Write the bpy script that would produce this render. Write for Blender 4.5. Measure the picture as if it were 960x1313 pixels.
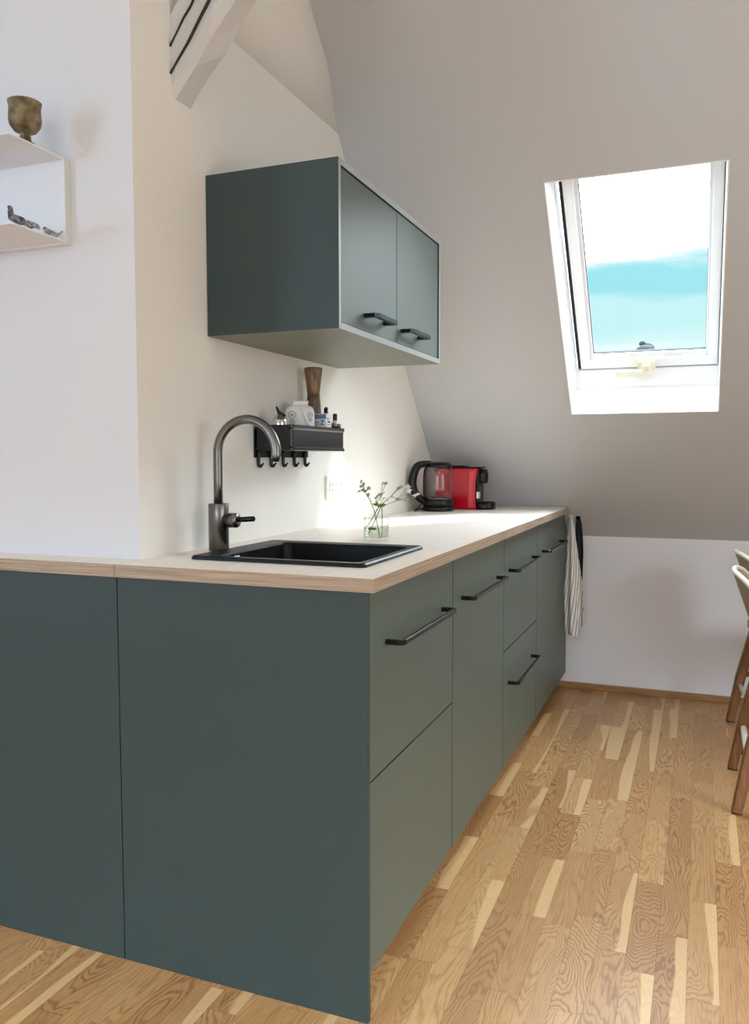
import bpy, bmesh, math, random
from mathutils import Vector, Matrix
random.seed(7)
S = bpy.context.scene
for o in list(bpy.data.objects): bpy.data.objects.remove(o)
COL = S.collection
PI = math.pi

# ------------------------------------------------------------------ camera
YAW, PITCH, ROLL, FPX = 0.375944, -0.06485, -0.001306, 1063.5
cam = bpy.data.cameras.new('camera'); camo = bpy.data.objects.new('camera', cam); COL.objects.link(camo)
cam.sensor_fit = 'VERTICAL'; cam.sensor_height = 24.0; cam.lens = FPX / 1313 * 24.0
cam.clip_start = 0.02; cam.clip_end = 500
cy, sy, cp, sp = math.cos(YAW), math.sin(YAW), math.cos(PITCH), math.sin(PITCH)
fw = Vector((-sy * cp, cy * cp, sp)); rt = Vector((cy, sy, 0)); up = rt.cross(fw)
r2 = rt * math.cos(ROLL) + up * math.sin(ROLL); u2 = -rt * math.sin(ROLL) + up * math.cos(ROLL)
M = Matrix((r2, u2, -fw)).transposed().to_4x4(); M.translation = (0.5859, -1.479, 1.1411)
camo.matrix_world = M
S.camera = camo

# ------------------------------------------------------------------ exposure
S.view_settings.view_transform = 'Standard'; S.view_settings.look = 'None'
S.view_settings.exposure = 0.0; S.view_settings.gamma = 1.0
S.view_settings.use_curve_mapping = False
S.cycles.max_bounces = 10; S.cycles.diffuse_bounces = 6; S.cycles.transmission_bounces = 8
S.cycles.transparent_max_bounces = 12
S.cycles.caustics_refractive = False; S.cycles.caustics_reflective = False
S.cycles.use_denoising = True
S.cycles.sample_clamp_indirect = 4.0

# ------------------------------------------------------------------ sky (bright cloud above a cyan band near the horizon)
SKY_TOP, SKY_BAND = 24.0, 1.12
w = bpy.data.worlds.new('sky'); S.world = w; w.use_nodes = True
nt = w.node_tree; N = nt.nodes; L = nt.links; N.clear()
out = N.new('ShaderNodeOutputWorld'); bg = N.new('ShaderNodeBackground')
tc = N.new('ShaderNodeTexCoord'); sep = N.new('ShaderNodeSeparateXYZ'); L.new(tc.outputs['Generated'], sep.inputs[0])
mp = N.new('ShaderNodeMapping'); mp.inputs['Scale'].default_value = (4, 4, 16); L.new(tc.outputs['Generated'], mp.inputs[0])
ns = N.new('ShaderNodeTexNoise'); ns.inputs['Scale'].default_value = 2.2; ns.inputs['Detail'].default_value = 5; L.new(mp.outputs[0], ns.inputs['Vector'])
ad = N.new('ShaderNodeMath'); ad.operation = 'MULTIPLY_ADD'; L.new(ns.outputs['Fac'], ad.inputs[0]); ad.inputs[1].default_value = 0.045
L.new(sep.outputs['Z'], ad.inputs[2])
rp = N.new('ShaderNodeValToRGB'); L.new(ad.outputs[0], rp.inputs[0])
els = rp.color_ramp.elements
stops = [(0.0, (0.60, 0.72, 0.74)), (0.135, (0.78, 0.93, 0.92)), (0.165, (0.56, 0.88, 0.90)), (0.195, (0.56, 0.88, 0.90)),
         (0.205, (0.34, 0.76, 0.84)), (0.232, (0.34, 0.78, 0.86)), (0.246, (.97, .99, 1)), (0.36, (.80, .90, 1))]
els[0].position = stops[0][0]; els[0].color = (*stops[0][1], 1)
els[1].position = stops[-1][0]; els[1].color = (*stops[-1][1], 1)
for p_, c_ in stops[1:-1]:
    e = els.new(p_); e.color = (*c_, 1)
st = N.new('ShaderNodeMapRange'); st.inputs['From Min'].default_value = 0.24; st.inputs['From Max'].default_value = 0.40
st.inputs['To Min'].default_value = SKY_BAND; st.inputs['To Max'].default_value = SKY_TOP; L.new(ad.outputs[0], st.inputs['Value'])
L.new(rp.outputs[0], bg.inputs['Color']); L.new(st.outputs[0], bg.inputs['Strength']); L.new(bg.outputs[0], out.inputs['Surface'])

# ------------------------------------------------------------------ lights
def lamp(name, kind, loc, direction, energy, color=(1, 1, 1), size=None, size_y=None, angle=None, spread=None):
    d = bpy.data.lights.new(name, kind); d.energy = energy; d.color = color
    if kind == 'AREA':
        d.shape = 'RECTANGLE'; d.size = size; d.size_y = size_y
        if spread: d.spread = spread
    if angle is not None: d.angle = angle
    o = bpy.data.objects.new(name, d); COL.objects.link(o); o.location = loc
    o.rotation_euler = Vector(direction).to_track_quat('-Z', 'Y').to_euler()
    return o
sun = lamp('sun', 'SUN', (3, 4, 5), (-0.85, -0.42, -1.0), 8.0, (1.0, 0.95, 0.88), angle=math.radians(5.0))
wl = lamp('daylight_left_window', 'AREA', (-3.12, -3.05, 1.6), (1, 0.9, -0.03), 40, (0.46, 0.71, 1.0), 0.8, 1.1)
wr = lamp('rear_fill', 'AREA', (0.4, -3.85, 1.55), (0, 1, -0.05), 35, (0.74, 0.87, 1.0), 2.0, 1.3)  # added fill from behind the camera, no window known there
wg = lamp('right_fill', 'AREA', (3.0, -0.6, 1.5), (-1, 0.1, -0.1), 21, (0.86, 0.93, 1.0), 1.6, 1.3)  # added fill from the unseen right side, brightens fronts and back wall

# ------------------------------------------------------------------ material helpers
def mat(name, col, rough=0.5, metal=0.0, **kw):
    m = bpy.data.materials.new(name); m.use_nodes = True
    b = m.node_tree.nodes['Principled BSDF']
    b.inputs['Base Color'].default_value = (*[(c / 255 / 12.92 if c / 255 <= 0.04045 else ((c / 255 + 0.055) / 1.055) ** 2.4) for c in col], 1)
    b.inputs['Roughness'].default_value = rough; b.inputs['Metallic'].default_value = metal
    for k, v in kw.items(): b.inputs[k].default_value = v
    return m
def lin(c): return tuple((x / 255 / 12.92 if x / 255 <= 0.04045 else ((x / 255 + 0.055) / 1.055) ** 2.4) for x in c)
def nd(m, t, **kw):
    n = m.node_tree.nodes.new(t)
    for k, v in kw.items(): setattr(n, k, v)
    return n
def lk(m, a, b): m.node_tree.links.new(a, b)
def bsdf(m): return m.node_tree.nodes['Principled BSDF']
def mth(m, op, a, b=None, c=None):
    n = nd(m, 'ShaderNodeMath', operation=op)
    for i, v in enumerate((a, b, c)):
        if v is None: continue
        if isinstance(v, (int, float)): n.inputs[i].default_value = v
        else: lk(m, v, n.inputs[i])
    return n.outputs[0]
def add_bump(m, scale, strength, dist=0.002, detail=4, stretch=None):
    t = nd(m, 'ShaderNodeNewGeometry'); n = nd(m, 'ShaderNodeTexNoise'); n.inputs['Scale'].default_value = scale; n.inputs['Detail'].default_value = detail
    src = t.outputs['Position']
    if stretch:
        mp_ = nd(m, 'ShaderNodeMapping'); mp_.inputs['Scale'].default_value = stretch; lk(m, src, mp_.inputs[0]); src = mp_.outputs[0]
    lk(m, src, n.inputs['Vector'])
    b = nd(m, 'ShaderNodeBump'); b.inputs['Strength'].default_value = strength; b.inputs['Distance'].default_value = dist
    lk(m, n.outputs['Fac'], b.inputs['Height']); lk(m, b.outputs[0], bsdf(m).inputs['Normal'])
    return n
def vary(m, scale, c1, c2, stretch=None, detail=4, lo=0.35, hi=0.65):
    t = nd(m, 'ShaderNodeNewGeometry'); n = nd(m, 'ShaderNodeTexNoise'); n.inputs['Scale'].default_value = scale; n.inputs['Detail'].default_value = detail
    src = t.outputs['Position']
    if stretch:
        mp_ = nd(m, 'ShaderNodeMapping'); mp_.inputs['Scale'].default_value = stretch; lk(m, src, mp_.inputs[0]); src = mp_.outputs[0]
    lk(m, src, n.inputs['Vector'])
    r = nd(m, 'ShaderNodeValToRGB'); lk(m, n.outputs['Fac'], r.inputs[0])
    r.color_ramp.elements[0].position = lo; r.color_ramp.elements[0].color = (*lin(c1), 1)
    r.color_ramp.elements[1].position = hi; r.color_ramp.elements[1].color = (*lin(c2), 1)
    lk(m, r.outputs[0], bsdf(m).inputs['Base Color'])

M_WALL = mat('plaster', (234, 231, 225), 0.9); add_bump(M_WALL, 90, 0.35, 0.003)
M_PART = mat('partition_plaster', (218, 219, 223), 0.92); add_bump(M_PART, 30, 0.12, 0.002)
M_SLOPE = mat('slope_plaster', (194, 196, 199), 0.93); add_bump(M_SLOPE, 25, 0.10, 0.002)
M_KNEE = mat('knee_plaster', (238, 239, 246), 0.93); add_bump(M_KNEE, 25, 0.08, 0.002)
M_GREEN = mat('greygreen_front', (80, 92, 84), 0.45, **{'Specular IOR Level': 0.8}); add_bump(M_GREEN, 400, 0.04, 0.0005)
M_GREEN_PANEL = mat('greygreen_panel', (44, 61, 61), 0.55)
M_FRONTEDGE = mat('pale_front_edge', (168, 176, 180), 0.35)  # paler colour on the front edges of the wall cabinet boards
M_UNDERLIT = mat('underside_bounce', (122, 126, 112), 0.5)  # light from the worktop on the cabinet bottom, put into its colour
M_TOP = mat('worktop_laminate', (214, 203, 190), 0.42); vary(M_TOP, 26, (236, 227, 215), (245, 237, 227), (6, 0.6, 1), 5)
M_BLACK = mat('black_metal', (7, 7, 8), 0.28, 0.0, **{'Specular IOR Level': 0.35})
M_BAR = mat('black_bar', (8, 8, 9), 0.2, 0.0, **{'Specular IOR Level': 0.45})
M_SINK = mat('black_composite', (5, 6, 9), 0.4, 0.0, **{'Specular IOR Level': 0.3})
M_STEEL = mat('brushed_steel', (122, 119, 116), 0.31, 1.0); add_bump(M_STEEL, 60, 0.1, 0.0005, 2, (1, 1, 40))
M_CHROME = mat('chrome', (210, 210, 212), 0.1, 1.0)
M_WHITE = mat('white_lacquer', (240, 240, 240), 0.4)
M_WFRAME = mat('window_white', (242, 243, 244), 0.35)
M_CREAM = mat('cream_plastic', (232, 228, 205), 0.4)
M_GASKET = mat('gasket', (30, 30, 32), 0.7)
M_SHELF = mat('white_shelf', (226, 228, 233), 0.5)
M_SHELF_G = mat('shelf_edge', (206, 206, 200), 0.5)
M_PLASTIC = mat('white_plastic', (238, 236, 230), 0.35)
M_RED = mat('red_plastic', (190, 14, 38), 0.18, 0.0)
M_REDDK = mat('dark_red_plastic', (150, 8, 26), 0.3)
M_TAUPE = mat('taupe_shell', (170, 152, 134), 0.55)
M_CREAMEDGE = mat('pale_edge', (232, 222, 205), 0.5)
M_RUBBER = mat('rubber', (24, 22, 21), 0.8)
M_SKIRT = mat('skirting_oak', (160, 118, 78), 0.5); vary(M_SKIRT, 8, (140, 100, 62), (172, 130, 88), (1, 30, 30))
M_GREENLEAF = mat('leaf_green', (112, 140, 70), 0.5)
M_STEM = mat('stem_green', (104, 118, 72), 0.6)
M_PETAL = mat('petal_white', (240, 240, 235), 0.6)
M_BUD = mat('bud_brown', (110, 98, 76), 0.7)
M_BEAM = mat('white_painted_timber', (206, 206, 204), 0.8); add_bump(M_BEAM, 22, 0.6, 0.006, 5, (1, 1, 1.0))
M_CRACK = mat('timber_crack', (52, 44, 38), 0.9)
M_BRONZE = mat('aged_brass', (120, 104, 74), 0.5, 0.35); vary(M_BRONZE, 45, (84, 70, 48), (142, 126, 94))
add_bump(M_BRONZE, 120, 0.5, 0.002)
M_FIG = mat('grey_glaze', (96, 100, 112), 0.25); vary(M_FIG, 90, (24, 28, 44), (120, 124, 134))
M_FIG2 = mat('white_grey_glaze', (150, 148, 144), 0.3); vary(M_FIG2, 110, (44, 42, 42), (190, 188, 184))
M_FIG3 = mat('speckled_glaze', (150, 148, 144), 0.3); vary(M_FIG3, 160, (46, 44, 44), (185, 182, 176))
M_MILLTOP = mat('walnut', (112, 82, 52), 0.4); vary(M_MILLTOP, 30, (92, 62, 36), (140, 108, 74), (6, 6, 0.6))
M_MILLBODY = mat('dark_walnut', (100, 76, 62), 0.45); vary(M_MILLBODY, 30, (84, 60, 46), (122, 98, 80), (6, 6, 0.6))
M_LABELBLUE = mat('label_blue', (84, 104, 140), 0.5)
M_BOXBLUE = mat('box_blue', (104, 152, 192), 0.45)
M_GREYTRAY = mat('black_tray', (16, 17, 19), 0.24)
M_CHAIRWOOD = mat('chair_wood', (146, 98, 56), 0.45); vary(M_CHAIRWOOD, 12, (104, 68, 38), (140, 98, 62), (12, 12, 1))
M_TREE = mat('far_tree', (24, 32, 33), 0.95, 0.0, **{'Specular IOR Level': 0.1})
M_BARK = mat('bark', (34, 30, 26), 0.9)
M_BLACKCLOTH = mat('black_cloth', (26, 26, 30), 0.85)
M_PLINTH = mat('plinth_oak', (190, 165, 130), 0.5)
M_GLASS = mat('window_glass', (255, 255, 255), 0.0, 0.0, **{'Transmission Weight': 1.0, 'IOR': 1.0, 'Specular IOR Level': 0.0})

def thin_glass(name, tint, fac=0.12):
    m = bpy.data.materials.new(name); m.use_nodes = True; n = m.node_tree.nodes; n.clear()
    o = n.new('ShaderNodeOutputMaterial'); mx = n.new('ShaderNodeMixShader'); tr = n.new('ShaderNodeBsdfTransparent'); gl = n.new('ShaderNodeBsdfGlossy')
    g_ = n.new('ShaderNodeNewGeometry'); dt = n.new('ShaderNodeVectorMath'); dt.operation = 'DOT_PRODUCT'
    m.node_tree.links.new(g_.outputs['Normal'], dt.inputs[0]); m.node_tree.links.new(g_.outputs['Incoming'], dt.inputs[1])
    def q(op, a, b=None):
        k = n.new('ShaderNodeMath'); k.operation = op
        for i, v in enumerate((a, b)):
            if v is None: continue
            if isinstance(v, float): k.inputs[i].default_value = v
            else: m.node_tree.links.new(v, k.inputs[i])
        return k.outputs[0]
    fac_ = q('ADD', q('MULTIPLY', q('POWER', q('SUBTRACT', 1.0, q('ABSOLUTE', dt.outputs['Value'])), 4.0), 0.7), 0.035)
    tr.inputs[0].default_value = (*tint, 1); gl.inputs['Roughness'].default_value = 0.03
    m.node_tree.links.new(fac_, mx.inputs[0]); m.node_tree.links.new(tr.outputs[0], mx.inputs[1])
    m.node_tree.links.new(gl.outputs[0], mx.inputs[2]); m.node_tree.links.new(mx.outputs[0], o.inputs[0])
    return m
M_PANE = thin_glass('skylight_pane', (0.98, 1.0, 1.0))
M_KETGLASS = thin_glass('kettle_glass', (0.97, 0.97, 0.97))
M_VASEGLASS = thin_glass('vase_glass', (0.95, 0.965, 0.95))
M_WATER = thin_glass('water', (0.93, 0.95, 0.90))

def edge_mat():
    m = mat('worktop_edge', (176, 148, 122), 0.5)
    g = nd(m, 'ShaderNodeNewGeometry'); mp_ = nd(m, 'ShaderNodeMapping'); mp_.inputs['Scale'].default_value = (3, 3, 260); lk(m, g.outputs['Position'], mp_.inputs[0])
    n = nd(m, 'ShaderNodeTexNoise'); n.inputs['Scale'].default_value = 1.6; n.inputs['Detail'].default_value = 3; lk(m, mp_.outputs[0], n.inputs['Vector'])
    r = nd(m, 'ShaderNodeValToRGB'); lk(m, n.outputs['Fac'], r.inputs[0])
    r.color_ramp.elements[0].position = 0.3; r.color_ramp.elements[0].color = (*lin((134, 114, 96)), 1)
    r.color_ramp.elements[1].position = 0.7; r.color_ramp.elements[1].color = (*lin((188, 168, 146)), 1)
    lk(m, r.outputs[0], bsdf(m).inputs['Base Color'])
    return m
M_EDGE = edge_mat()

def towel_mat():
    m = mat('striped_linen', (225, 220, 212), 0.9)
    u = nd(m, 'ShaderNodeUVMap'); s = nd(m, 'ShaderNodeSeparateXYZ'); lk(m, u.outputs[0], s.inputs[0])
    f = mth(m, 'FRACT', mth(m, 'MULTIPLY', s.outputs['X'], 6.0))
    k = mth(m, 'LESS_THAN', f, 0.16)
    mx = nd(m, 'ShaderNodeMix', data_type='RGBA'); lk(m, k, mx.inputs[0]); mx.inputs[6].default_value = (*lin((242, 240, 238)), 1); mx.inputs[7].default_value = (*lin((70, 68, 76)), 1)
    lk(m, mx.outputs[2], bsdf(m).inputs['Base Color'])
    return m
M_TOWEL = towel_mat()

def floor_mat():
    m = mat('oak_parquet', (196, 150, 104), 0.34)
    g = nd(m, 'ShaderNodeNewGeometry'); s = nd(m, 'ShaderNodeSeparateXYZ'); lk(m, g.outputs['Position'], s.inputs[0])
    X, Y = s.outputs['X'], s.outputs['Y']
    xs = mth(m, 'DIVIDE', mth(m, 'ADD', X, 20.013), 0.066)
    row = mth(m, 'FLOOR', xs); fx = mth(m, 'FRACT', xs)
    wn = nd(m, 'ShaderNodeTexWhiteNoise', noise_dimensions='1D'); lk(m, row, wn.inputs['W'])
    ln = mth(m, 'MULTIPLY_ADD', wn.outputs['Value'], 0.14, 0.30)
    wn2 = nd(m, 'ShaderNodeTexWhiteNoise', noise_dimensions='1D'); lk(m, mth(m, 'ADD', row, 71.3), wn2.inputs['W'])
    ys = mth(m, 'ADD', mth(m, 'DIVIDE', mth(m, 'ADD', Y, 20.0), ln), mth(m, 'MULTIPLY', wn2.outputs['Value'], 7.0))
    bi = mth(m, 'FLOOR', ys); fy = mth(m, 'FRACT', ys)
    cv = nd(m, 'ShaderNodeCombineXYZ'); lk(m, row, cv.inputs[0]); lk(m, bi, cv.inputs[1])
    w3 = nd(m, 'ShaderNodeTexWhiteNoise', noise_dimensions='3D'); lk(m, cv.outputs[0], w3.inputs['Vector'])
    R1 = w3.outputs['Value']; sc = nd(m, 'ShaderNodeSeparateColor'); lk(m, w3.outputs['Color'], sc.inputs[0]); R2, R3 = sc.outputs[1], sc.outputs[2]
    # cathedral grain: contour lines of a noise stretched along the strip, another cut for every strip
    c2 = nd(m, 'ShaderNodeCombineXYZ')
    lk(m, mth(m, 'MULTIPLY', X, 8.0), c2.inputs[0]); lk(m, mth(m, 'MULTIPLY', Y, mth(m, 'MULTIPLY_ADD', R3, 1.6, 0.7)), c2.inputs[1]); lk(m, mth(m, 'MULTIPLY', R1, 60.0), c2.inputs[2])
    n1 = nd(m, 'ShaderNodeTexNoise'); n1.inputs['Scale'].default_value = 1.0; n1.inputs['Detail'].default_value = 1.5; n1.inputs['Roughness'].default_value = 0.4; lk(m, c2.outputs[0], n1.inputs['Vector'])
    n1b = nd(m, 'ShaderNodeTexNoise'); n1b.inputs['Scale'].default_value = 5.0; n1b.inputs['Detail'].default_value = 2; lk(m, c2.outputs[0], n1b.inputs['Vector'])
    fld = mth(m, 'MULTIPLY_ADD', n1b.outputs['Fac'], 0.07, n1.outputs['Fac'])
    rings = mth(m, 'PINGPONG', mth(m, 'MULTIPLY', fld, mth(m, 'MULTIPLY_ADD', R2, 34.0, 30.0)), 0.5)
    ringf = mth(m, 'MULTIPLY', rings, 2.0)
    rr = nd(m, 'ShaderNodeValToRGB'); lk(m, ringf, rr.inputs[0])
    rr.color_ramp.elements[0].position = 0.0; rr.color_ramp.elements[0].color = (1, 1, 1, 1)
    rr.color_ramp.elements[1].position = 0.55; rr.color_ramp.elements[1].color = (0, 0, 0, 1)
    # fine pores
    c3 = nd(m, 'ShaderNodeCombineXYZ'); lk(m, mth(m, 'MULTIPLY', X, 420.0), c3.inputs[0]); lk(m, mth(m, 'MULTIPLY', Y, 14.0), c3.inputs[1]); lk(m, R1, c3.inputs[2])
    n2 = nd(m, 'ShaderNodeTexNoise'); n2.inputs['Scale'].default_value = 1.0; n2.inputs['Detail'].default_value = 2; lk(m, c3.outputs[0], n2.inputs['Vector'])
    base = nd(m, 'ShaderNodeValToRGB'); lk(m, R1, base.inputs[0]); e = base.color_ramp.elements
    e[0].position = 0.0; e[0].color = (*lin((166, 124, 79)), 1); e[1].position = 1.0; e[1].color = (*lin((194, 156, 106)), 1)
    e2 = e.new(0.45); e2.color = (*lin((178, 136, 88)), 1); e3 = e.new(0.8); e3.color = (*lin((184, 144, 96)), 1)
    mx = nd(m, 'ShaderNodeMix', data_type='RGBA', blend_type='MULTIPLY')
    lk(m, mth(m, 'MULTIPLY', rr.outputs[0], mth(m, 'MULTIPLY_ADD', R3, 0.45, 0.28)), mx.inputs[0]); lk(m, base.outputs[0], mx.inputs[6]); mx.inputs[7].default_value = (*lin((176, 142, 112)), 1)
    m2 = nd(m, 'ShaderNodeMix', data_type='RGBA', blend_type='MULTIPLY'); pr = nd(m, 'ShaderNodeMapRange'); pr.inputs['From Min'].default_value = 0.5; pr.inputs['From Max'].default_value = 0.7; pr.inputs['To Max'].default_value = 0.35
    lk(m, n2.outputs['Fac'], pr.inputs['Value']); lk(m, pr.outputs[0], m2.inputs[0]); lk(m, mx.outputs[2], m2.inputs[6]); m2.inputs[7].default_value = (*lin((170, 130, 96)), 1)
    # pale sapwood running along one side of some strips
    sw = mth(m, 'ADD', fx, mth(m, 'MULTIPLY', mth(m, 'SUBTRACT', n1.outputs['Fac'], 0.5), 2.4))
    swr = nd(m, 'ShaderNodeMapRange'); lk(m, sw, swr.inputs['Value']); swr.inputs['From Min'].default_value = 0.66; swr.inputs['From Max'].default_value = 0.74
    sap = mth(m, 'MULTIPLY', mth(m, 'MULTIPLY', swr.outputs[0], mth(m, 'GREATER_THAN', R2, 0.62)), 0.62)
    m3 = nd(m, 'ShaderNodeMix', data_type='RGBA'); lk(m, sap, m3.inputs[0]); lk(m, m2.outputs[2], m3.inputs[6]); m3.inputs[7].default_value = (*lin((222, 188, 138)), 1)
    # joints
    jx = mth(m, 'MINIMUM', fx, mth(m, 'SUBTRACT', 1.0, fx)); jy = mth(m, 'MULTIPLY', mth(m, 'MINIMUM', fy, mth(m, 'SUBTRACT', 1.0, fy)), 5.5)
    j = mth(m, 'LESS_THAN', mth(m, 'MINIMUM', jx, jy), 0.011)
    m4 = nd(m, 'ShaderNodeMix', data_type='RGBA', blend_type='MULTIPLY'); lk(m, mth(m, 'MULTIPLY', j, 0.45), m4.inputs[0]); lk(m, m3.outputs[2], m4.inputs[6]); m4.inputs[7].default_value = (0.25, 0.16, 0.09, 1)
    lk(m, m4.outputs[2], bsdf(m).inputs['Base Color'])
    b = nd(m, 'ShaderNodeBump'); b.inputs['Strength'].default_value = 0.12; b.inputs['Distance'].default_value = 0.001
    lk(m, ringf, b.inputs['Height']); lk(m, b.outputs[0], bsdf(m).inputs['Normal'])
    return m
M_FLOOR = floor_mat()

# ------------------------------------------------------------------ mesh helpers
def box(bm, x0, x1, y0, y1, z0, z1, bev=0.0, mi=0):
    g = bmesh.ops.create_cube(bm, size=1.0)
    vs = g['verts']
    for v in vs: v.co = Vector((x0 + (v.co.x + .5) * (x1 - x0), y0 + (v.co.y + .5) * (y1 - y0), z0 + (v.co.z + .5) * (z1 - z0)))
    fs = list({f for v in vs for f in v.link_faces}); es = list({e for v in vs for e in v.link_edges})
    for f in fs: f.material_index = mi
    if bev > 0: bmesh.ops.bevel(bm, geom=es, offset=bev, segments=2, affect='EDGES', profile=0.5)
    return vs
def lathe(bm, prof, c=(0, 0, 0), seg=40, axis='z', smooth=True, mi=0, closed=False):
    """prof: list of (radius, height)"""
    rings = []
    for r, h in prof:
        ring = []
        for i in range(seg):
            a = 2 * PI * i / seg
            p = (max(r, 1e-5) * math.cos(a), max(r, 1e-5) * math.sin(a), h)
            if axis == 'x': p = (p[2], p[0], p[1])
            if axis == 'y': p = (p[1], p[2], p[0])
            ring.append(bm.verts.new(Vector(p) + Vector(c)))
        rings.append(ring)
    pairs = list(zip(rings[:-1], rings[1:]))
    if closed: pairs.append((rings[-1], rings[0]))
    for a_, b_ in pairs:
        for i in range(seg):
            f = bm.faces.new((a_[i], a_[(i + 1) % seg], b_[(i + 1) % seg], b_[i])); f.smooth = smooth; f.material_index = mi
    if not closed:
        for ring, rev in ((rings[0], True), (rings[-1], False)):
            f = bm.faces.new(list(reversed(ring)) if rev else ring); f.material_index = mi
def frames(pts):
    pts = [Vector(p) for p in pts]; T = []
    for i in range(len(pts)):
        a = pts[max(i - 1, 0)]; b = pts[min(i + 1, len(pts) - 1)]; T.append((b - a).normalized())
    ref = Vector((0, 0, 1)) if abs(T[0].z) < 0.9 else Vector((1, 0, 0))
    n = (ref - T[0] * ref.dot(T[0])).normalized(); out_ = []
    for t in T:
        n = (n - t * n.dot(t)).normalized(); out_.append((t, n, t.cross(n)))
    return pts, out_
def tube(bm, pts, rad, seg=12, shape=None, smooth=True, mi=0):
    """round (or given cross-section) tube through pts; rad may be a list"""
    pts, fr = frames(pts)
    if not isinstance(rad, (list, tuple)): rad = [rad] * len(pts)
    sec = shape or [(math.cos(2 * PI * k / seg), math.sin(2 * PI * k / seg)) for k in range(seg)]
    rings = []
    for p, (t, n, b), r in zip(pts, fr, rad):
        rings.append([bm.verts.new(p + (n * s_[0] + b * s_[1]) * r) for s_ in sec])
    k = len(sec)
    for a_, b_ in zip(rings[:-1], rings[1:]):
        for i in range(k):
            f = bm.faces.new((a_[i], a_[(i + 1) % k], b_[(i + 1) % k], b_[i])); f.smooth = smooth; f.material_index = mi
    bm.faces.new(list(reversed(rings[0]))).material_index = mi; bm.faces.new(rings[-1]).material_index = mi
def prism(bm, poly, axis, a, b, mi=0):
    """extrude a 2-D polygon along axis from a to b; poly coordinates are the two remaining axes in xyz order"""
    def P(q, t):
        return {'x': (t, q[0], q[1]), 'y': (q[0], t, q[1]), 'z': (q[0], q[1], t)}[axis]
    A = [bm.verts.new(P(q, a)) for q in poly]; B = [bm.verts.new(P(q, b)) for q in poly]
    n = len(poly)
    for i in range(n):
        bm.faces.new((A[i], A[(i + 1) % n], B[(i + 1) % n], B[i])).material_index = mi
    bm.faces.new(list(reversed(A))).material_index = mi; bm.faces.new(B).material_index = mi
def loft(bm, loops, smooth=False, cap0=False, cap1=False):
    R_ = [[bm.verts.new(p) for p in lp] for lp in loops]
    for a_, b_ in zip(R_[:-1], R_[1:]):
        n = len(a_)
        for i in range(n):
            f = bm.faces.new((a_[i], a_[(i + 1) % n], b_[(i + 1) % n], b_[i])); f.smooth = smooth
    if cap0: bm.faces.new(R_[0][::-1])
    if cap1: bm.faces.new(R_[-1])
def ball(bm, c, r, sub=2, sc=(1, 1, 1)):
    g = bmesh.ops.create_icosphere(bm, subdivisions=sub, radius=r)
    for v in g['verts']: v.co = Vector((v.co.x * sc[0], v.co.y * sc[1], v.co.z * sc[2])) + Vector(c)
    for f in {f for v in g['verts'] for f in v.link_faces}: f.smooth = True
def smoothpath(pts, n=8):
    """Catmull-Rom"""
    P = [Vector(p) for p in pts]; P = [P[0] * 2 - P[1]] + P + [P[-1] * 2 - P[-2]]; o = []
    for i in range(1, len(P) - 2):
        for k in range(n):
            t = k / n; a, b, c, d = P[i - 1], P[i], P[i + 1], P[i + 2]
            o.append(0.5 * ((2 * b) + (c - a) * t + (2 * a - 5 * b + 4 * c - d) * t * t + (-a + 3 * b - 3 * c + d) * t ** 3))
    o.append(P[-2]); return o
def obj(name, bm, m, parent=None, world=True, label=None):
    """link bm as ONE mesh object; with a parent, world-space geometry is moved into the parent's frame"""
    bmesh.ops.recalc_face_normals(bm, faces=bm.faces)
    off = Vector((0, 0, 0)); o_ = parent
    while o_ is not None and world: off += o_.location; o_ = o_.parent
    for v in bm.verts: v.co -= off
    me = bpy.data.meshes.new(name); bm.to_mesh(me); bm.free()
    for mm in (m if isinstance(m, (list, tuple)) else [m]): me.materials.append(mm)
    o = bpy.data.objects.new(name, me); COL.objects.link(o)
    if parent is not None: o.parent = parent
    if label: o['label'] = label
    return o
def BM(): return bmesh.new()
def thing(name, label, cat, loc=(0, 0, 0), rz=0, group=None):
    o = bpy.data.objects.new(name, None); COL.objects.link(o); o.empty_display_size = 0.05
    o.location = loc; o.rotation_euler = (0, 0, rz); o['label'] = label; o['category'] = cat
    if group: o['group'] = group
    return o
def tag(o, label, cat, group=None):
    o['label'] = label; o['category'] = cat
    if group: o['group'] = group
    return o
def struct(name, bm, m, parent=None):
    o = obj(name, bm, m, parent)
    if parent is None: o['kind'] = 'structure'
    return o
def origin(o, loc):
    loc = Vector(loc)
    for v in o.data.vertices: v.co -= loc
    o.location = loc
    return o
def copy_tree(o, parent=None):
    c = o.copy(); COL.objects.link(c)
    if parent is not None: c.parent = parent
    for ch in list(o.children): copy_tree(ch, c)
    return c

# ------------------------------------------------------------------ the room
KY, KZ, SL = 2.66, 0.76, 1.045            # knee wall plane, its height, slope of the roof
XW = -0.615                               # back wall behind the kitchen
YP = 0.093                                # face of the partition block
NN = math.sqrt(1 + SL * SL)
UP = Vector((0, -1, SL)) / NN; OUT = Vector((0, SL, 1)) / NN
ORG = Vector((0, 2.12, KZ + SL * (KY - 2.12)))
def slope_z(y): return KZ + SL * (KY - y)
def SP(x, v, w_): return Vector((x, 0, 0)) + ORG + UP * v + OUT * w_
def sbox(bm, x0, x1, v0, v1, w0, w1, bev=0.0, mi=0):
    vs = box(bm, 0, 1, 0, 1, 0, 1, 0, mi)
    for v in vs:
        a, b, c = v.co; v.co = SP(x0 + a * (x1 - x0), v0 + b * (v1 - v0), w0 + c * (w1 - w0))
    if bev:
        bmesh.ops.bevel(bm, geom=list({e for v in vs for e in v.link_edges}), offset=bev, segments=2, affect='EDGES', profile=0.5)
    return vs

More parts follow.
